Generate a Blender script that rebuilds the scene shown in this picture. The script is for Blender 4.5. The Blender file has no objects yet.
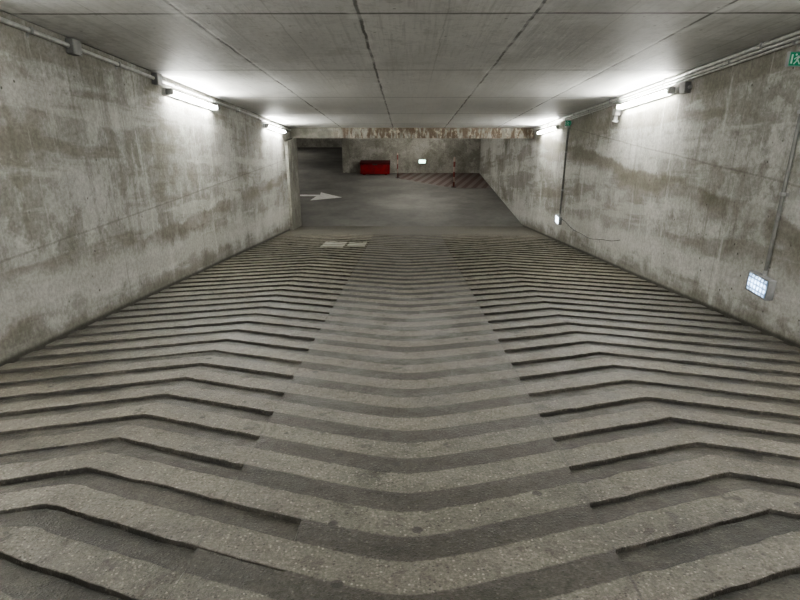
import bpy, bmesh, math, random
from mathutils import Vector, Matrix, noise
random.seed(4)
scene=bpy.context.scene
A=math.radians(8.0); SA,CA=math.sin(A),math.cos(A)
H=1.45; HC=1.23; CZ=3.80
XL,XR=-3.13,3.38
C=Vector((0,0,CZ))
M=Matrix.Translation(C)@Matrix.Rotation(-A,4,'X')     # local y runs down the ramp, local z is its normal
PER=0.337; SW=0.83; AP=1.62; SLOPE=0.38
def slope_z(y,n): return CZ+(n-y*SA)/CA

# ---------------------------------------------------------------- helpers
def link(o): scene.collection.objects.link(o); return o
def mesh_obj(name,verts,faces,mat=None,parent=None,smooth=False,matrix=None,structure=False):
    me=bpy.data.meshes.new(name); me.from_pydata(verts,[],faces); me.validate(); me.update()
    bm=bmesh.new(); bm.from_mesh(me); bmesh.ops.recalc_face_normals(bm,faces=bm.faces); bm.to_mesh(me); bm.free()
    if smooth:
        for p in me.polygons: p.use_smooth=True
    o=bpy.data.objects.new(name,me); link(o)
    if mat: me.materials.append(mat)
    if parent: o.parent=parent
    if matrix is not None: o.matrix_world=matrix
    if structure: o["kind"]="structure"
    return o
def from_bm(name,bm,mat,parent=None,matrix=None,smooth=False):
    me=bpy.data.meshes.new(name); bmesh.ops.recalc_face_normals(bm,faces=bm.faces); bm.to_mesh(me); bm.free()
    if smooth:
        for p in me.polygons: p.use_smooth=True
    me.materials.append(mat)
    o=bpy.data.objects.new(name,me); link(o)
    if parent: o.parent=parent
    if matrix is not None: o.matrix_world=matrix
    return o
def bm_box(bm,c,s,bevel=0.0,rot=None):
    r=bmesh.ops.create_cube(bm,size=1.0)
    vs=r['verts']
    for v in vs: v.co=Vector((v.co.x*s[0],v.co.y*s[1],v.co.z*s[2]))
    if bevel>0:
        es=list({e for v in vs for e in v.link_edges})
        rr=bmesh.ops.bevel(bm,geom=es,offset=bevel,segments=2,affect='EDGES',profile=0.6)
        vs=list({v for f in rr['faces'] for v in f.verts}|{v for v in vs if v.is_valid})
    for v in vs:
        if rot is not None: v.co=rot@v.co
        v.co+=Vector(c)
def bm_tube(bm,p0,p1,r,seg=14,r2=None):
    p0,p1=Vector(p0),Vector(p1); d=p1-p0
    q=d.to_track_quat('Z','Y').to_matrix().to_4x4()
    mt=Matrix.Translation((p0+p1)/2)@q
    bmesh.ops.create_cone(bm,cap_ends=True,segments=seg,radius1=r,radius2=r if r2 is None else r2,depth=d.length,matrix=mt)
def prism(name,poly,x0,x1,mat):
    n=len(poly)
    v=[(x0,y,z) for y,z in poly]+[(x1,y,z) for y,z in poly]
    f=[tuple(range(n)),tuple(range(2*n-1,n-1,-1))]+[(i,(i+1)%n,n+(i+1)%n,n+i) for i in range(n)]
    return mesh_obj(name,v,f,mat,structure=True)
def boxs(name,lo,hi,mat,matrix=None):
    bm=bmesh.new(); lo,hi=Vector(lo),Vector(hi)
    bm_box(bm,(lo+hi)/2,hi-lo)
    o=from_bm(name,bm,mat,matrix=matrix); o["kind"]="structure"; return o
def tag(o,label,cat,group=None):
    o["label"]=label; o["category"]=cat
    if group: o["group"]=group
    return o

class N:
    def __init__(s,name):
        s.m=bpy.data.materials.new(name); s.m.use_nodes=True; s.t=s.m.node_tree
        s.b=s.t.nodes['Principled BSDF']
    def n(s,typ,**k):
        x=s.t.nodes.new(typ)
        for a,b in k.items(): setattr(x,a,b)
        return x
    def put(s,sock,v):
        if isinstance(v,bpy.types.NodeSocket): s.t.links.new(v,sock)
        else: sock.default_value=v
    def math(s,op,a,b=0.0,c=0.0,clamp=False):
        x=s.n('ShaderNodeMath',operation=op,use_clamp=clamp)
        s.put(x.inputs[0],a); s.put(x.inputs[1],b); s.put(x.inputs[2],c); return x.outputs[0]
    def coord(s): return s.n('ShaderNodeTexCoord').outputs['Object']
    def map(s,v,scale=(1,1,1),loc=(0,0,0)):
        x=s.n('ShaderNodeMapping'); s.put(x.inputs['Vector'],v); x.inputs['Scale'].default_value=scale; x.inputs['Location'].default_value=loc; return x.outputs[0]
    def comb(s,a,b,c):
        x=s.n('ShaderNodeCombineXYZ')
        for i,v in enumerate((a,b,c)): s.put(x.inputs[i],v)
        return x.outputs[0]
    def noise(s,v,scale,detail=4,rough=.55,dist=0):
        x=s.n('ShaderNodeTexNoise'); s.put(x.inputs['Vector'],v); x.inputs['Scale'].default_value=scale
        x.inputs['Detail'].default_value=detail; x.inputs['Roughness'].default_value=rough; x.inputs['Distortion'].default_value=dist
        return x.outputs[0]
    def step(s,v,a,b,lo=0.0,hi=1.0):
        x=s.n('ShaderNodeMapRange',interpolation_type='SMOOTHSTEP'); s.put(x.inputs[0],v)
        x.inputs[1].default_value=a; x.inputs[2].default_value=b; x.inputs[3].default_value=lo; x.inputs[4].default_value=hi
        return x.outputs[0]
    def mix(s,f,a,b,mode='MIX'):
        x=s.n('ShaderNodeMix',data_type='RGBA',blend_type=mode)
        s.put(x.inputs[0],f)
        for i,v in ((6,a),(7,b)):
            if isinstance(v,tuple): v=(v+(1,))[:4]
            s.put(x.inputs[i],v)
        return x.outputs[2]
    def sep(s,v):
        x=s.n('ShaderNodeSeparateXYZ'); s.put(x.inputs[0],v); return x.outputs
    def bump(s,h,strength=.3,dist=.01):
        x=s.n('ShaderNodeBump'); s.put(x.inputs['Height'],h); x.inputs['Strength'].default_value=strength; x.inputs['Distance'].default_value=dist
        s.t.links.new(x.outputs[0],s.b.inputs['Normal'])
    def desat(s,c,f):
        x=s.n('ShaderNodeHueSaturation'); s.put(x.inputs['Color'],c); x.inputs['Saturation'].default_value=f; return x.outputs[0]
    def out(s,col,rough=.8,spec=.3,metal=0):
        if isinstance(col,tuple): col=(col+(1,))[:4]
        s.put(s.b.inputs['Base Color'],col); s.put(s.b.inputs['Roughness'],rough)
        s.put(s.b.inputs['Specular IOR Level'],spec); s.b.inputs['Metallic'].default_value=metal
        return s.m
def line(k,v,pos,w):   # 1 on a thin line v==pos
    return k.step(k.math('ABSOLUTE',k.math('SUBTRACT',v,pos)),w*.4,w,1.0,0.0)
def repline(k,v,per,off,w):
    fr=k.math('FRACT',k.math('DIVIDE',k.math('SUBTRACT',v,off-per/2),per))
    d=k.math('MULTIPLY',k.math('ABSOLUTE',k.math('SUBTRACT',fr,.5)),per)
    return k.step(d,w*.4,w,1.0,0.0)

# ---------------------------------------------------------------- materials
def wall_mat(name,band_z,band_k,ramp=True,seed=0.0,tint=(1,1,1)):
    k=N(name); co=k.map(k.coord(),loc=(seed,seed*1.7,0)); x,y,z=k.sep(k.coord())
    T=lambda c:(c[0]*tint[0],c[1]*tint[1],c[2]*tint[2])
    big=k.noise(co,.45,5,.6); med=k.noise(co,1.2,10,.68); fine=k.noise(co,24,6,.78); m2=k.noise(k.map(co,(1,1,1.4),(3,9,2)),.6,10,.62,.15)
    grit=k.noise(co,7,8,.8)
    c=k.mix(k.step(big,.38,.62),T((.31,.301,.268)),T((.45,.442,.41)))
    c=k.mix(k.step(med,.51,.60,0,.6),c,T((.60,.595,.565)))
    c=k.mix(k.step(med,.47,.38,0,.5),c,T((.20,.188,.152)))
    if ramp:
        c=k.mix(k.step(m2,.53,.565,0,.45),c,T((.20,.182,.14)))
        c=k.mix(k.step(m2,.45,.42,0,.45),c,T((.60,.595,.57)))
    c=k.mix(k.step(grit,.52,.63,0,.40),c,T((.16,.15,.125)))
    c=k.mix(k.step(grit,.46,.38,0,.30),c,T((.64,.635,.605)))
    # damp smears drawn out along the slope
    tt=k.math('ADD',k.math('MULTIPLY',y,CA),k.math('MULTIPLY',z,-SA)); nn=k.math('ADD',k.math('MULTIPLY',y,SA),z)
    lv=k.comb(seed,k.math('MULTIPLY',tt,.19),k.math('MULTIPLY',nn,1.9))
    sm=k.noise(lv,1.0,10,.61,.1)
    if ramp:
        c=k.mix(k.step(sm,.52,.59,0,.58),c,T((.19,.172,.132)))
        c=k.mix(k.step(sm,.46,.40,0,.5),c,T((.61,.603,.57)))
    # run-down streaks
    st=k.noise(k.map(co,(2.4,2.4,.20)),1.4,8,.66,.2)
    c=k.mix(k.step(st,.56,.65,0,.40 if ramp else .2),c,T((.17,.155,.12)))
    st2=k.noise(k.map(co,(3.2,3.2,.24),(5,3,1)),1.4,8,.66,.2)
    c=k.mix(k.step(st2,.58,.66,0,.45),c,T((.66,.655,.62)))
    if ramp:
        zz=k.math('ADD',z,k.math('MULTIPLY',y,band_k))
        wn=k.noise(co,.9,10,.66)
        wob=k.math('MULTIPLY',k.math('SUBTRACT',wn,.5),.5)
        d=k.math('SUBTRACT',k.math('ADD',zz,wob),band_z)
        band=k.math('MULTIPLY',k.step(d,-.34,-.10),k.step(d,-.01,.06,1,0))
        band=k.math('MULTIPLY',band,k.step(k.noise(co,.7,7,.65),.38,.54,.30,.78))
        c=k.mix(band,c,T((.165,.145,.106)))
        # fine cracks
        d2=k.math('SUBTRACT',k.math('ADD',zz,k.math('MULTIPLY',wob,.12)),band_z+.34)
        c=k.mix(k.math('MULTIPLY',line(k,d2,0.0,.014),.35),c,T((.12,.11,.09)))
        n=k.math('ADD',k.math('MULTIPLY',k.math('SUBTRACT',z,CZ),CA),k.math('MULTIPLY',y,SA))
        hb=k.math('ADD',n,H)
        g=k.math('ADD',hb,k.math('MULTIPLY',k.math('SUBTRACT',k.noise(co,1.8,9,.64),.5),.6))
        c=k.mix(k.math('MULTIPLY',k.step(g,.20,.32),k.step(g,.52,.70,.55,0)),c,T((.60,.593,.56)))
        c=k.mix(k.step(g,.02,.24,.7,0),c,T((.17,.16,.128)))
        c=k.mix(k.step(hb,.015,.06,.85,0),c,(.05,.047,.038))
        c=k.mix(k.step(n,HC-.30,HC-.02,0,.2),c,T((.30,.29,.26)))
    c=k.mix(k.math('MULTIPLY',repline(k,y,2.5,1.2,.012),.35),c,T((.15,.14,.12)))
    c=k.mix(k.step(fine,.38,.62,0,.42),c,(.40,.39,.36),'MULTIPLY')
    v=k.n('ShaderNodeTexVoronoi'); k.put(v.inputs['Vector'],co); v.inputs['Scale'].default_value=6.5
    c=k.mix(k.math('MULTIPLY',k.step(v.outputs['Distance'],.05,.10,.85,0),k.step(med,.45,.55)),c,(.06,.055,.042))
    k.bump(k.math('ADD',grit,k.math('MULTIPLY',fine,.7)),.5,.02)
    return k.out(k.desat(c,.86),.85,.25)

def ceil_mat():
    k=N('ceiling_concrete'); co=k.coord(); x,y,z=k.sep(co)
    big=k.noise(k.map(co,(1.2,.35,1)),.8,5,.6); med=k.noise(co,2.2,9,.7); grain=k.noise(k.map(co,(14,.5,1)),2.0,5,.65); grit=k.noise(co,16,6,.75)
    c=k.mix(k.step(big,.35,.65),(.52,.516,.495),(.68,.676,.655))
    c=k.mix(k.step(med,.52,.64,0,.4),c,(.76,.756,.735))
    c=k.mix(k.step(med,.46,.36,0,.45),c,(.36,.356,.335))
    c=k.mix(k.step(grain,.5,.64,0,.30),c,(.33,.327,.308))
    c=k.mix(k.step(grit,.5,.62,0,.32),c,(.31,.307,.29))
    px=k.math('FLOOR',k.math('DIVIDE',k.math('ADD',x,.38+13.7),1.37)); py=k.math('FLOOR',k.math('DIVIDE',k.math('SUBTRACT',y,4.9),2.5))
    wn=k.n('ShaderNodeTexWhiteNoise'); wn.noise_dimensions='3D'; k.put(wn.inputs[0],k.comb(px,py,0.0))
    c=k.mix(k.math('MULTIPLY',wn.outputs[0],.25),c,(.38,.38,.365))
    nz=k.noise(co,3,5,.7)
    wx=k.math('ADD',x,k.math('MULTIPLY',k.math('SUBTRACT',nz,.5),.05)); wy=k.math('ADD',y,k.math('MULTIPLY',k.math('SUBTRACT',nz,.5),.05))
    l1=k.math('MULTIPLY',repline(k,wx,1.37,-.38,.020),k.step(k.noise(co,1.3,5),.36,.55,.7,1)); l2=k.math('MULTIPLY',repline(k,wy,2.5,4.9,.030),k.step(med,.38,.5,.7,1))
    c=k.mix(k.math('MULTIPLY',l1,.85),c,(.07,.068,.058)); c=k.mix(k.math('MULTIPLY',l2,.85),c,(.07,.07,.06))
    l3=repline(k,wx,.685,-.38,.010); c=k.mix(k.math('MULTIPLY',l3,.25),c,(.10,.10,.09))
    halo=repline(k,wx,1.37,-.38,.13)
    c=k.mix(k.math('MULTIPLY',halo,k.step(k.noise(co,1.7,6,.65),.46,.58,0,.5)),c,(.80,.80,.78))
    c=k.mix(k.math('MULTIPLY',k.math('SUBTRACT',1.0,l1),k.step(y,5.5,11.0,0,.55)),c,(.82,.816,.795))  # paler down the ramp: brightness of the lit far ceiling painted in
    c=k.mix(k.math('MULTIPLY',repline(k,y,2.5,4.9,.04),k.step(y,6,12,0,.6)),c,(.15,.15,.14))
    v=k.n('ShaderNodeTexVoronoi'); k.put(v.inputs['Vector'],co); v.inputs['Scale'].default_value=5
    c=k.mix(k.step(v.outputs['Distance'],.05,.08,.6,0),c,(.1,.1,.09))
    k.bump(k.math('SUBTRACT',k.math('ADD',grit,grain),k.math('MULTIPLY',l1,.8)),.3,.012)
    return k.out(k.desat(c,.9),.6,.3)

def ramp_mat():
    k=N('ramp_concrete'); co=k.coord(); x,y,z=k.sep(co)
    at=k.n('ShaderNodeAttribute'); at.attribute_name='s_coord'; s=at.outputs['Fac']
    fr=k.math('FRACT',k.math('DIVIDE',s,PER))
    ax=k.math('ABSOLUTE',x)
    flank=k.step(ax,SW-.01,SW+.01); strip=k.math('SUBTRACT',1.0,flank)
    sp=k.noise(co,60,4,.85); sp2=k.n('ShaderNodeTexVoronoi'); k.put(sp2.inputs['Vector'],co); sp2.inputs['Scale'].default_value=58
    spc=k.sep(sp2.outputs['Color'])[0]
    med=k.noise(co,2.6,9,.7); big=k.noise(co,.7,4,.6); clump=k.noise(co,16,6,.75); wear=k.noise(k.map(co,(1,1,1),(2,5,0)),4.5,8,.7)
    rib=k.math('MULTIPLY',k.step(k.math('ADD',fr,k.math('MULTIPLY',k.math('SUBTRACT',clump,.5),.05)),.0,.04),k.step(k.math('ADD',fr,k.math('MULTIPLY',k.math('SUBTRACT',clump,.5),.10)),.54,.57,1,0))
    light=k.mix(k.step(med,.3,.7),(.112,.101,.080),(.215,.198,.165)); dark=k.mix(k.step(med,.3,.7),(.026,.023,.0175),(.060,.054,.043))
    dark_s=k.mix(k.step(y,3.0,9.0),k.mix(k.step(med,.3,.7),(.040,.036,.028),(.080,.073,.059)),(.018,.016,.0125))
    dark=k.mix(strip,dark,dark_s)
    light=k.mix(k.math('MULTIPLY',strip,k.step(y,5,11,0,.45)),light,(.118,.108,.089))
    ribv=k.math('MULTIPLY',rib,k.step(wear,.34,.50,.66,1))
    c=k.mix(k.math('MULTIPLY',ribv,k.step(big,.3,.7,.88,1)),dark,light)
    dirt=k.math('MULTIPLY',flank,k.math('SUBTRACT',1.0,rib)); c=k.mix(k.math('MULTIPLY',dirt,k.step(wear,.42,.64,.0,.65)),c,(.120,.108,.087))
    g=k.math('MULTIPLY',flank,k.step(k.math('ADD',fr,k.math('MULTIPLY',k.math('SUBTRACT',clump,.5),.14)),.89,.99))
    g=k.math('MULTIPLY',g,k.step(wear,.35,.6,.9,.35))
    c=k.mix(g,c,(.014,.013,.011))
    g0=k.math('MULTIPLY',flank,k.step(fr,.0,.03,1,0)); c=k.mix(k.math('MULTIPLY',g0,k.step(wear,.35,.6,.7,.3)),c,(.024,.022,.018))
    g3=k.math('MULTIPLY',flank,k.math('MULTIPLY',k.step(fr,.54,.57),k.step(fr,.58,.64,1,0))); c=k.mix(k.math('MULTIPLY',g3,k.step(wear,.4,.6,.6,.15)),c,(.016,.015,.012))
    # exposed aggregate: pale and dark pebbles (too fine to read further down the ramp)
    peb=k.step(sp2.outputs['Distance'],.20,.36,1,0)
    c=k.mix(k.math('MULTIPLY',k.math('MULTIPLY',peb,k.step(spc,.55,.75)),k.step(rib,0,1,.14,.62)),c,(.42,.39,.325))
    c=k.mix(k.math('MULTIPLY',k.math('MULTIPLY',peb,k.step(spc,.40,.25)),.7),c,(.030,.027,.021))
    c=k.mix(k.step(sp,.44,.60,.7,0),c,(.42,.395,.35),'MULTIPLY')
    c=k.mix(k.step(clump,.50,.62,0,.5),c,(.42,.39,.34),'MULTIPLY')
    c=k.mix(k.step(med,.44,.34,0,.5),c,(.38,.35,.30),'MULTIPLY')
    oil=k.noise(k.map(co,(1,1,1),(7,2,0)),5.0,3,.5); c=k.mix(k.step(oil,.67,.71,0,.7),c,(.03,.027,.022))
    oil2=k.n('ShaderNodeTexVoronoi'); k.put(oil2.inputs['Vector'],co); oil2.inputs['Scale'].default_value=3.6
    c=k.mix(k.step(k.math('ADD',oil2.outputs['Distance'],k.math('MULTIPLY',clump,.10)),.12,.15,.8,0),c,(.018,.016,.013))
    jx=k.math('MULTIPLY',line(k,ax,SW,.008),k.step(clump,.4,.6,.4,1)); c=k.mix(k.math('MULTIPLY',jx,.6),c,(.04,.037,.03))
    pl=k.step(y,14.2,14.8); c=k.mix(k.math('MULTIPLY',pl,.9),c,k.mix(k.step(med,.3,.7),(.055,.050,.041),(.110,.103,.087)))
    for (xa,xb,ya,yb) in ((-1.80,-1.32,12.0,13.0),(-1.26,-.88,12.1,12.9)):
        m=k.math('MULTIPLY',k.math('MULTIPLY',k.math('GREATER_THAN',x,xa),k.math('LESS_THAN',x,xb)),k.math('MULTIPLY',k.math('GREATER_THAN',y,ya),k.math('LESS_THAN',y,yb)))
        c=k.mix(k.math('MULTIPLY',m,.55),c,(.34,.32,.28))
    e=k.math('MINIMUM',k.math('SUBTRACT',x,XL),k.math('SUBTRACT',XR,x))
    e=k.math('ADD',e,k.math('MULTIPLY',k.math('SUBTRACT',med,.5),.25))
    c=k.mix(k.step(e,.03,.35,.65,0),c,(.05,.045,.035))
    k.bump(k.math('ADD',k.math('ADD',sp,k.math('MULTIPLY',peb,.35)),k.math('MULTIPLY',clump,1.0)),.55,.008)
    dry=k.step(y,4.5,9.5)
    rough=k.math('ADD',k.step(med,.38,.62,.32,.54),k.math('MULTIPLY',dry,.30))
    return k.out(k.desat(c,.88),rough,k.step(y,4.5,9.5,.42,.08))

def floor_mat():
    k=N('garage_floor_coating'); co=k.coord(); x,y,z=k.sep(co)
    a=k.noise(co,.8,7,.65); b=k.noise(co,7,5,.6)
    c=k.mix(k.step(a,.3,.7),(.118,.115,.107),(.185,.181,.169)); c=k.mix(k.step(b,.4,.7,0,.3),c,(.08,.078,.072))
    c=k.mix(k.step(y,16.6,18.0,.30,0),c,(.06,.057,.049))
    k.bump(b,.1,.005)
    return k.out(c,.8,.15)

def beam_mat():
    k=N('stained_beam_concrete'); co=k.coord(); x,y,z=k.sep(co)
    b=k.noise(k.map(co,(1,1,.25)),11,6,.7,.2); a=k.noise(co,3,6,.7)
    c=k.mix(k.step(a,.3,.7),(.16,.154,.132),(.32,.31,.275))
    right=k.step(x,-2.2,-1.6,.0,1)
    c=k.mix(k.math('MULTIPLY',k.step(b,.40,.54),k.math('MULTIPLY',right,.8)),c,(.085,.050,.026))
    c=k.mix(k.math('MULTIPLY',k.step(k.noise(k.map(co,(1,1,.6),(3,0,0)),12,4,.7),.54,.64,0,.65),right),c,(.45,.415,.34))
    return k.out(c,.8)

def simple(name,col,rough=.5,metal=0,var=.12,scale=8,spec=.4):
    k=N(name); co=k.coord(); n=k.noise(co,scale,5,.6)
    d=tuple(v*(1-var*2.2) for v in col); l=tuple(min(1,v*(1+var)) for v in col)
    c=k.mix(k.step(n,.3,.7),d,l)
    return k.out(c,rough,spec,metal)
def emit(name,col,strength,base=(.8,.8,.8)):
    k=N(name); k.out(base,.4)
    k.b.inputs['Emission Strength'].default_value=strength
    k.b.inputs['Emission Color'].default_value=col+(1,)
    return k.m
def lens_mat(name,strength):
    """prismatic diffuser: lamp glow strongest in the middle, broken up by prisms"""
    k=N(name); co=k.coord(); x,y,z=k.sep(co)
    l=k.math('MAXIMUM',repline(k,y,.050,0,.013),repline(k,z,.050,0,.011))
    r=k.math('ADD',k.math('MULTIPLY',k.math('ABSOLUTE',y),.45),k.math('ABSOLUTE',z))
    n=k.noise(co,30,3,.6)
    st=k.math('MULTIPLY',k.step(l,0,1,1,.22),k.math('MULTIPLY',k.step(r,.03,.15,strength*1.5,strength*.28),k.step(n,.35,.65,.6,1.25)))
    k.put(k.b.inputs['Emission Strength'],st); k.b.inputs['Emission Color'].default_value=(.45,.68,1,1)
    return k.out((.08,.10,.15),.3)

m_wl=wall_mat('wall_left_concrete',CZ-1.42+.0,.045,True,0.0)
m_wr=wall_mat('wall_right_concrete',CZ-1.15,.0,True,11.3)
m_wb=wall_mat('lower_wall_concrete',1.2,0,False,5.1,(.64,.63,.60))
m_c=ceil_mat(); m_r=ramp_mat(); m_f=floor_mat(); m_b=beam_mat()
m_tube=emit('fluorescent_tube_glow',(.99,1.0,.95),96)
m_tube_low=emit('lower_tube_glow',(1.0,.98,.90),115)
m_body=simple('lamp_white_enamel',(.62,.62,.60),.4)
m_frame=simple('grey_lamp_frame',(.26,.26,.26),.45)
m_cap=simple('lamp_grey_plastic',(.30,.30,.29),.5)
m_pipe=simple('galvanised_steel',(.50,.50,.48),.42,.3,.1,14)
m_box=simple('dark_grey_junction_box',(.17,.17,.165),.5)
m_drop=simple('aged_grey_conduit',(.17,.17,.16),.5,.1,.1,14)
m_plastic=simple('grey_pvc',(.30,.30,.29),.5)
m_dark=simple('black_rubber',(.03,.03,.03),.6)
m_em=lens_mat('emergency_lens',1.9)
m_em2=emit('emergency_lens_plain',(.75,.87,1.0),3.0)
m_red=simple('red_plastic',(.19,.007,.009),.6,0,.2,4,.2)
m_redd=simple('dark_red_plastic',(.06,.006,.007),.6,0,.15,5,.2)
m_white=simple('white_paint',(.66,.66,.63),.6,0,.10,10)
m_green=emit('exit_green',(.02,.42,.24),.08,(.008,.13,.065))
m_wsym=simple('sign_white',(.50,.55,.50),.5,0,.03)

# ---------------------------------------------------------------- ramp
def zig(x):
    a=abs(x)
    if a<=AP: return SLOPE*(math.sqrt(a*a+.14**2)-.14)
    return SLOPE*(math.sqrt(AP*AP+.14**2)-.14)-SLOPE*(a-AP)
def build_ramp():
    xs=[XL]; 
    x=XL+.035
    while x<XR-.02: xs.append(x); x+=.035
    xs.append(XR)
    for q in (SW,-SW):
        xs=[v for v in xs if abs(v-q)>.012]+[q-.003,q+.003]
    xs=[v for v in xs if abs(abs(v)-AP)>.012 and abs(v+.452)>.012]+[AP,-AP,-.455,-.449]; xs.sort()
    TE=14.7; T0=-3.5
    ph=[(0.0,1.0),(.014,.10),(.028,0),(.25,0),(.545,0),(.560,.50),(.78,.75),(.985,1.0)]
    rows=[]
    k0=int(-4.6/PER); k1=int(14.9/PER)+3
    for k in range(k0,k1):
        for p,d in ph: rows.append((k,p,d))
    D=.023
    verts=[];sv=[]
    def jt(X,kk,o):
        q=.35 if abs(X)<SW else 1.0
        return noise.noise(Vector((X*1.6,kk*1.7+o,.5)))*.007*q+noise.noise(Vector((X*13,kk*2.7+o,3.5)))*.011*q
    for (k,p,d) in rows:
        for X in xs:
            if p<.1: jit=jt(X,k,0)
            elif p>.9: jit=jt(X,k+1,0)
            elif p<.3: jit=0
            else: jit=jt(X,k,40)
            s=(k+p)*PER; t=s+jit+zig(X)+.10
            t=max(T0,min(TE,t))
            inside = X<=-SW-.002 or X>=SW+.002 or (k==5 and X<-.452)
            kk=k+1 if p>.9 else k
            fill=.9+.55*noise.noise(Vector((X*1.3,kk*2.3,11.0)))   # dirt silting the channel
            dep=D*d*max(.40,min(1.2,fill))*(1 if inside else 0)*max(0,min(1,(14.4-t)/1.0))
            wear=noise.noise(Vector((X*5,t*6,1.3)))*.003 if .1<p<.6 else 0
            if p in (.028,.545) and abs(X)>SW: wear-=max(0,noise.noise(Vector((X*14,k*3.1+p*9,8)))-.05)*.016
            verts.append((X,t,-H-dep+min(0,wear))); sv.append(s)
    nx=len(xs);faces=[]
    for r in range(len(rows)-1):
        for i in range(nx-1):
            a=r*nx+i;q=(a,a+1,a+nx+1,a+nx)
            ts=[verts[j][1] for j in q]
            if max(ts)-min(ts)<1e-5: continue
            faces.append(q)
    tend=(CZ-H*CA)/SA
    b=len(verts)
    verts+=[(XL,TE,-H),(XR,TE,-H),(XR,tend,-H),(XL,tend,-H),(XL,tend,-H-.25),(XR,tend,-H-.25),(XR,T0,-H-.25),(XL,T0,-H-.25)]
    sv+=[15.2]*8
    faces+=[(b,b+1,b+2,b+3),(b+4,b+5,b+6,b+7)]
    me=bpy.data.meshes.new('floor'); me.from_pydata(verts,[],faces); me.update()
    at=me.attributes.new('s_coord','FLOAT','POINT'); at.data.foreach_set('value',sv)
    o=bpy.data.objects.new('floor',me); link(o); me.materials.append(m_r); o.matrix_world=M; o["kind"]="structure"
    return tend
tend=build_ramp()
YE=tend*CA-H*SA    # where ramp meets the lower floor

# ---------------------------------------------------------------- shell (upper end left open so world light fills in from behind)
YB=-3.2
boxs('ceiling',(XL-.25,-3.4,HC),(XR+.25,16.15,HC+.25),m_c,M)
prism('wall_left',[(YB,slope_z(YB,-H)-.3),(YE,-.3),(YE,2.5),(16.0,slope_z(16.0,HC)),(YB,slope_z(YB,HC))],XL-.25,XL,m_wl)
prism('wall_right',[(YB,slope_z(YB,-H)-.3),(YE,-.3),(28,-.3),(28,2.72),(16.7,2.72),(16.0,slope_z(16.0,HC)),(YB,slope_z(YB,HC))],XR,XR+.25,m_wr)
boxs('trim_1',(XL-.25,16.12,2.505),(XR,16.62,2.95),m_b)               # concrete beam
boxs('trim_2',(XL,15.3,.0),(XL+.07,YE,2.50),m_wb)                      # pilaster at wall end
boxs('wall_inner',(-12,YE-.3,0),(XL-.25,YE,2.72),m_wb)
boxs('wall_back',(-2.77,27.7,0),(XR,27.95,2.72),m_wb)
boxs('wall_side',(-3.02,27.7,0),(-2.77,40,2.72),m_wb)
boxs('wall_far',(-12,40,0),(-2.77,40.25,2.72),m_wb)
boxs('wall_outer',(-12.25,YE-.3,0),(-12,40.25,2.72),m_wb)
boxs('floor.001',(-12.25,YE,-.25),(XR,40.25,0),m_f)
boxs('ceiling.001',(-12.25,16.62,2.72),(XR+.25,40.25,2.95),m_wb)

# ---------------------------------------------------------------- fluorescent battens
def batten(side,t,L=1.8,glow=m_tube,matrix=None,label=None):
    """local: y along tube, x outwards from wall"""
    s=-1 if side>0 else 1
    root=bpy.data.objects.new('fluorescent_light',None); link(root); root.empty_display_size=.2
    X=XR if side>0 else XL
    root.matrix_world=M@Matrix.Translation((X,t,1.04)) if matrix is None else matrix
    def part(name,fn,mat,smooth=False):
        bm=bmesh.new(); fn(bm); o=from_bm(name,bm,mat,smooth=smooth); o.parent=root; return o
    part('housing',lambda bm:(bm_box(bm,(s*.02,0,0),(.04,L+.16,.075),.008),bm_box(bm,(s*.045,0,.030),(.05,L+.1,.006))),m_body)
    part('tube',lambda bm:bm_tube(bm,(s*.095,-L/2,0),(s*.095,L/2,0),.022,16),glow,True)
    for e in (-1,1):
        part('lamp_holder',lambda bm:(bm_box(bm,(s*.065,e*(L/2+.03),0),(.11,.06,.085),.012),bm_tube(bm,(s*.095,e*(L/2-.02),0),(s*.095,e*(L/2+.01),0),.026,14)),m_cap)
    return root
for side in (-1,1):
    for t in ((8.75,14.05,3.2,-2.2) if side<0 else (8.65,14.3,3.1,-2.2)):
        r=batten(side,t)
        tag(r,"white fluorescent batten glowing on the concrete wall under the ceiling","wall light","fluorescent battens along the ramp")
for (x,y,rz) in ((.3,20.5,90),(.3,25.3,90),(-6.5,20.5,90),(-6.5,27,90),(-7.5,35,90)):  # unseen lamps added to light the lower level, the last its dark far end
    mt=Matrix.Translation((x,y,2.72))@Matrix.Rotation(math.radians(rz),4,'Z')@Matrix.Rotation(math.radians(90),4,'Y')
    r=batten(-1,0,1.3,m_tube_low,mt)
    tag(r,"unseen fluorescent batten added on the lower garage ceiling","ceiling light","unseen battens added for the lower level")

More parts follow.
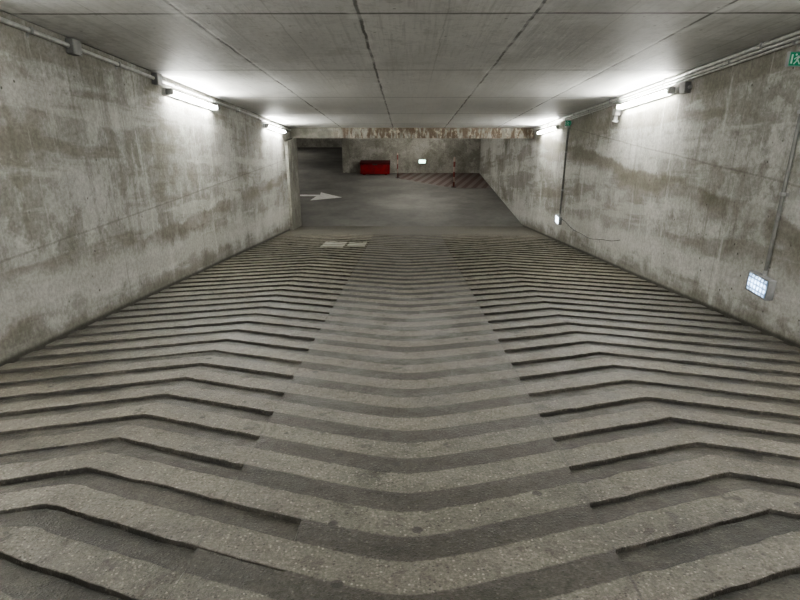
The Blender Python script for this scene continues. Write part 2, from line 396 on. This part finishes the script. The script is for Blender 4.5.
# ---------------------------------------------------------------- conduits
def conduit(name,pts,r,clips,side,label,mat=m_pipe,local=True,clip_axis='Y'):
    cu=bpy.data.curves.new(name,'CURVE'); cu.dimensions='3D'; cu.bevel_depth=r; cu.bevel_resolution=3; cu.use_fill_caps=True
    sp=cu.splines.new('POLY'); sp.points.add(len(pts)-1)
    for i,p in enumerate(pts): sp.points[i].co=(*p,1)
    o=bpy.data.objects.new(name,cu); link(o)
    dg=bpy.context.evaluated_depsgraph_get(); me=bpy.data.meshes.new_from_object(o.evaluated_get(dg))
    bpy.data.objects.remove(o); me.name=name
    o=bpy.data.objects.new(name,me); link(o); me.materials.clear(); me.materials.append(mat)
    for p in me.polygons: p.use_smooth=True
    if local: o.matrix_world=M
    for c in clips:
        bm=bmesh.new(); w=r*2+.012
        s=-1 if side>0 else 1
        sz=(w+.004,.03,w) if clip_axis=='Y' else (w+.004,w,.03)
        bm_box(bm,c,sz,.004)
        tab=(c[0],c[1],c[2]-w*.5) if clip_axis=='Y' else (c[0],c[1]-w*.8,c[2])
        X=(XR-.004) if side>0 else (XL+.004)
        bm_box(bm,(X,tab[1],tab[2]),(.006,.03 if clip_axis=='Y' else w,w if clip_axis=='Y' else .03))
        q=from_bm('pipe_clip',bm,m_plastic); q.parent=o
    tag(o,label,"pipe"); return o
def along(X,n,t0,t1,step): 
    out=[];t=t0
    while t<t1: out.append((X,t,n)); t+=step
    return out
conduit('electrical_conduit',[(XL+.026,-2.9,1.155),(XL+.026,16.0,1.155)],.019,along(XL+.026,1.155,.6,15.6,1.5),-1,"grey steel conduit running along the wall under the ceiling")
g="parallel conduits under the ceiling"
for n,r,tt,st in ((1.200,.022,16.0,2.1),(1.158,.016,16.0,1.6),(1.122,.012,12.9,1.9)):
    o=conduit('electrical_conduit',[(XR-.03,-2.9,n),(XR-.03,tt,n)],r,along(XR-.03,n,.5+n,tt-.3,st),1,"grey steel conduit in a bundle along the wall under the ceiling"); o["group"]=g
zt=slope_z(5.25,1.10)
conduit('electrical_conduit',[(XR-.02,5.25,zt),(XR-.02,5.25,2.187)],.017,[(XR-.02,5.25,2.9),(XR-.02,5.25,3.6)],1,"vertical grey conduit dropping down the wall to an emergency lamp",m_drop,local=False,clip_axis='Z')
zt2=slope_z(12.7,1.10)
conduit('electrical_conduit',[(XR-.018,12.7,zt2-.125),(XR-.018,12.7,1.187)],.018,[(XR-.018,12.7,1.7),(XR-.018,12.7,2.5)],1,"vertical grey conduit dropping to a small lamp near ramp foot",m_drop,local=False,clip_axis='Z')
pts=[]
for i in range(30):
    u=i/29; y=12.52-u*3.5; z=1.10+.42*u-.16*math.sin(u*math.pi)+.01*math.sin(u*19)
    pts.append((XR-.008,y,z))
conduit('loose_cable',pts,.006,[(XR-.008,11.6,pts[8][2]),(XR-.008,10.0,pts[21][2])],1,"thin black cable sagging along the concrete wall",m_dark,False)

def jbox(matrix,s,label):
    bm=bmesh.new(); bm_box(bm,(s*.035,0,0),(.07,.13,.13),.008)
    root=from_bm('junction_box',bm,m_box,matrix=matrix)
    bm=bmesh.new(); bm_box(bm,(s*.074,0,0),(.010,.136,.136),.004)
    for a in (-1,1):
        for b in (-1,1): bm_tube(bm,(s*.078,a*.052,b*.052),(s*.083,a*.052,b*.052),.007,8)
    q=from_bm('cover',bm,m_plastic); q.parent=root
    for e in (-1,1):
        bm=bmesh.new(); bm_tube(bm,(s*.022,e*.064,0),(s*.022,e*.10,0),.02,10); q=from_bm('cable_gland',bm,m_plastic); q.parent=root
    tag(root,label,"junction box"); return root
jbox(M@Matrix.Translation((XL,5.72,1.15)),1,"square grey electrical junction box on the wall conduit")
jbox(M@Matrix.Translation((XL,7.55,1.15)),1,"square grey electrical junction box beside the fluorescent batten")
jbox(M@Matrix.Translation((XR,7.42,1.03)),-1,"square grey junction box at the end of the fluorescent batten")
jbox(Matrix.Translation((XR,12.7,zt2-.06)),-1,"small grey junction box where the conduit turns down")

# ---------------------------------------------------------------- emergency lamps
def bulkhead(matrix,w,h,label,lens=m_em):
    """local: +x out of the wall"""
    bm=bmesh.new(); bm_box(bm,(.02,0,0),(.04,w,h),.01)
    root=from_bm('emergency_light',bm,m_frame,matrix=matrix)
    bm=bmesh.new(); bm_box(bm,(.055,0,0),(.045,w*.9,h*.86),.014); q=from_bm('lens',bm,lens); q.parent=root
    bm=bmesh.new()
    for a in (-1,1):
        bm_box(bm,(.05,a*w*.475,0),(.05,w*.06,h),.004); bm_box(bm,(.05,0,a*h*.465),(.05,w*.95,h*.08),.004)
    q=from_bm('bezel',bm,m_frame); q.parent=root
    bm=bmesh.new()
    bm_tube(bm,(.02,0,h/2),(.02,0,h/2+.05),.02,10); q=from_bm('cable_gland',bm,m_plastic); q.parent=root
    tag(root,label,"emergency light"); return root
RZ=Matrix.Rotation(math.pi,4,'Z')
bulkhead(Matrix.Translation((XR,5.25,2.04))@RZ,.34,.19,"rectangular lit emergency bulkhead lamp low on the stained wall")
bulkhead(Matrix.Translation((XR,12.7,1.05))@RZ,.30,.17,"small lit emergency lamp low on the wall near the ramp foot",m_em2)
bulkhead(Matrix.Translation((.70,27.7,.54))@Matrix.Rotation(-math.pi/2,4,'Z'),.34,.18,"small lit emergency lamp on the lower garage back wall",emit('emergency_lens_green',(.6,1.0,.8),2.5))

# exit signs projecting from the wall, faces turned up the ramp
def exit_sign(matrix,w,h,label):
    bm=bmesh.new(); bm_box(bm,(.02,0,0),(.04,w,h),.006); bm_box(bm,(.02,w/2+.012,0),(.02,.03,h*.4),.003); root=from_bm('exit_sign',bm,m_frame,matrix=matrix)
    bm=bmesh.new(); bm_box(bm,(.043,0,0),(.008,w*.92,h*.88),.002); q=from_bm('sign_face',bm,m_green); q.parent=root
    bm=bmesh.new(); S=h
    bm_tube(bm,(.047,-.02*S/.15+.0,.28*S),(.050,-.02*S/.15,.28*S),.07*S,12)
    for c,sz,an in (((.0485,0,.05*S),(.003,.12*S,.34*S),-15),((.0485,.10*S,-.20*S),(.003,.07*S,.34*S),35),((.0485,-.11*S,-.20*S),(.003,.07*S,.34*S),-40),
                    ((.0485,.15*S,.08*S),(.003,.06*S,.26*S),60),((.0485,-.14*S,.06*S),(.003,.06*S,.24*S),-50),((.0485,-.40*S,0),(.003,.10*S,.6*S),0)):
        bm_box(bm,c,sz,0,Matrix.Rotation(math.radians(an),3,'X'))
    q=from_bm('running_figure_symbol',bm,m_wsym); q.parent=root
    tag(root,label,"exit sign"); return root
RS=Matrix.Rotation(-math.pi/2,4,'Z')
exit_sign(Matrix.Translation((XR-.095,12.5,3.10))@RS,.12,.11,"small green and white exit sign above the vertical conduit")
exit_sign(Matrix.Translation((XR-.10,5.38,4.02))@RS,.14,.12,"small green and white exit sign under the conduit bundle")

# gas detector hanging by the lamp
bm=bmesh.new(); bm_box(bm,(-.045,0,.09),(.09,.12,.10),.01)
sen=from_bm('gas_detector',bm,m_body,matrix=Matrix.Translation((XR,9.78,CZ-.47)))
bm=bmesh.new(); bm_tube(bm,(-.05,0,.04),(-.05,0,-.03),.035,16,.03); bm_tube(bm,(-.05,0,-.03),(-.05,0,-.06),.05,18,.05); q=from_bm('sensor_head',bm,m_cap,smooth=False); q.parent=sen
bm=bmesh.new(); bm_tube(bm,(-.03,0,.14),(-.03,0,.20),.012,10); q=from_bm('conduit_stub',bm,m_pipe); q.parent=sen
tag(sen,"small grey gas detector hanging beside the fluorescent batten","sensor")

# ---------------------------------------------------------------- lower level things
def grit_bin():
    w,d,h=1.34,.60,.53
    bm=bmesh.new()
    lo=[(-w/2,-d/2,.04),(w/2,-d/2,.04),(w/2,d/2,.04),(-w/2,d/2,.04)]
    hi=[(-w/2,-d/2,h-.02),(w/2,-d/2,h-.02),(w/2,d/2,h),(-w/2,d/2,h)]
    vs=[bm.verts.new(p) for p in lo+hi]
    for f in ((0,3,2,1),(0,1,5,4),(1,2,6,5),(2,3,7,6),(3,0,4,7),(4,5,6,7)): bm.faces.new([vs[i] for i in f])
    bmesh.ops.bevel(bm,geom=list(bm.edges),offset=.015,segments=2,affect='EDGES')
    for a in (-.5,.5):
        bm_box(bm,(a,0,.02),(.12,d*.8,.04),.006)
    bm_box(bm,(0,-d/2-.004,.27),(w*.8,.012,.28),.004)
    root=from_bm('grit_bin',bm,m_red,matrix=Matrix.Translation((-1.47,27.3,0)))
    bm=bmesh.new()
    pts=[(-d/2-.03,h-.05),(-d/2-.03,h+.0),(-d/2+.02,h+.03),(d/2-.04,h+.07),(d/2+.01,h+.05),(d/2+.01,h-.02)]
    n=len(pts); L=[bm.verts.new((-w/2-.015,y,z)) for y,z in pts]; R=[bm.verts.new((w/2+.015,y,z)) for y,z in pts]
    bm.faces.new(L); bm.faces.new(R[::-1])
    for i in range(n): bm.faces.new((L[i],L[(i+1)%n],R[(i+1)%n],R[i]))
    q=from_bm('lid',bm,m_redd); q.parent=root
    bm=bmesh.new(); bm_box(bm,(0,-d/2-.045,h-.05),(.22,.02,.05),.006); q=from_bm('handle',bm,m_dark); q.parent=root
    tag(root,"red rectangular grit bin with flat lid against the back wall","storage bin")
grit_bin()
def post_mat():
    k=N('red_white_bands'); x,y,z=k.sep(k.coord())
    f=k.math('GREATER_THAN',k.math('FRACT',k.math('DIVIDE',z,.4)),.5)
    return k.out(k.mix(f,(.16,.045,.036),(.32,.25,.22)),.45)
m_post=post_mat()
def post(x,y,h,r):
    bm=bmesh.new(); bm_tube(bm,(0,0,.01),(0,0,h),r,18); bmesh.ops.create_uvsphere(bm,u_segments=16,v_segments=8,radius=r+.001,matrix=Matrix.Translation((0,0,h)))
    root=from_bm('bollard_post',bm,m_post,matrix=Matrix.Translation((x,y,.005)),smooth=True)
    bm=bmesh.new(); bm_tube(bm,(0,0,0),(0,0,.014),.11,20,.10)
    for i in range(4): a=math.pi/4+i*math.pi/2; bm_tube(bm,(.075*math.cos(a),.075*math.sin(a),.012),(.075*math.cos(a),.075*math.sin(a),.025),.012,6)
    q=from_bm('base_plate',bm,m_dark); q.parent=root
    tag(root,"slim red and white banded steel post beside the hatched floor","barrier post","posts guarding the hatched area")
post(-.42,26.1,1.05,.026); post(1.88,23.65,1.15,.040)
def hatch_mat():
    k=N('red_hatching'); co=k.coord(); x,y,z=k.sep(co)
    f=k.math('GREATER_THAN',k.math('FRACT',k.math('DIVIDE',k.math('ADD',x,k.math('MULTIPLY',y,-.28)),.40)),.5)
    n=k.noise(co,6,4)
    return k.out(k.mix(f,k.mix(n,(.066,.042,.038),(.096,.060,.054)),k.mix(n,(.105,.090,.083),(.160,.137,.127))),.7)
poly=[(-.45,26.0),(1.9,23.4),(3.36,23.4),(3.36,27.68),(-.45,27.68)]
v=[(x,y,.001) for x,y in poly]+[(x,y,.005) for x,y in poly]
f=[(0,1,2,3,4),(9,8,7,6,5)]+[(i,(i+1)%5,5+(i+1)%5,5+i) for i in range(5)]
o=mesh_obj('hatched_marking',v,f,hatch_mat()); tag(o,"red and white diagonal hatching painted on the garage floor","floor marking")
pl=[(-6.2,21.5),(-3.35,21.5),(-3.45,20.65),(-2.38,21.25),(-3.3,22.3),(-3.25,21.78),(-6.2,21.85)]
n=len(pl); v=[(x,y,.001) for x,y in pl]+[(x,y,.005) for x,y in pl]
f=[tuple(range(n)),tuple(range(2*n-1,n-1,-1))]+[(i,(i+1)%n,n+(i+1)%n,n+i) for i in range(n)]
o=mesh_obj('direction_arrow',v,f,m_white); tag(o,"white direction arrow painted on the dark garage floor","floor marking")

# ---------------------------------------------------------------- world / camera
w=bpy.data.worlds.new('world'); scene.world=w; w.use_nodes=True
w.node_tree.nodes['Background'].inputs[0].default_value=(.98,.98,.96,1); w.node_tree.nodes['Background'].inputs[1].default_value=.95
cd=bpy.data.cameras.new('camera'); cam=bpy.data.objects.new('camera',cd); link(cam)
cd.sensor_width=36; cd.lens=582/800*36; cd.clip_start=.05
cam.location=C; cam.rotation_euler=(math.radians(90-20.12),0,math.radians(.69)); scene.camera=cam
scene.view_settings.view_transform='AgX'; scene.view_settings.look='AgX - Medium High Contrast'; scene.view_settings.exposure=1.3
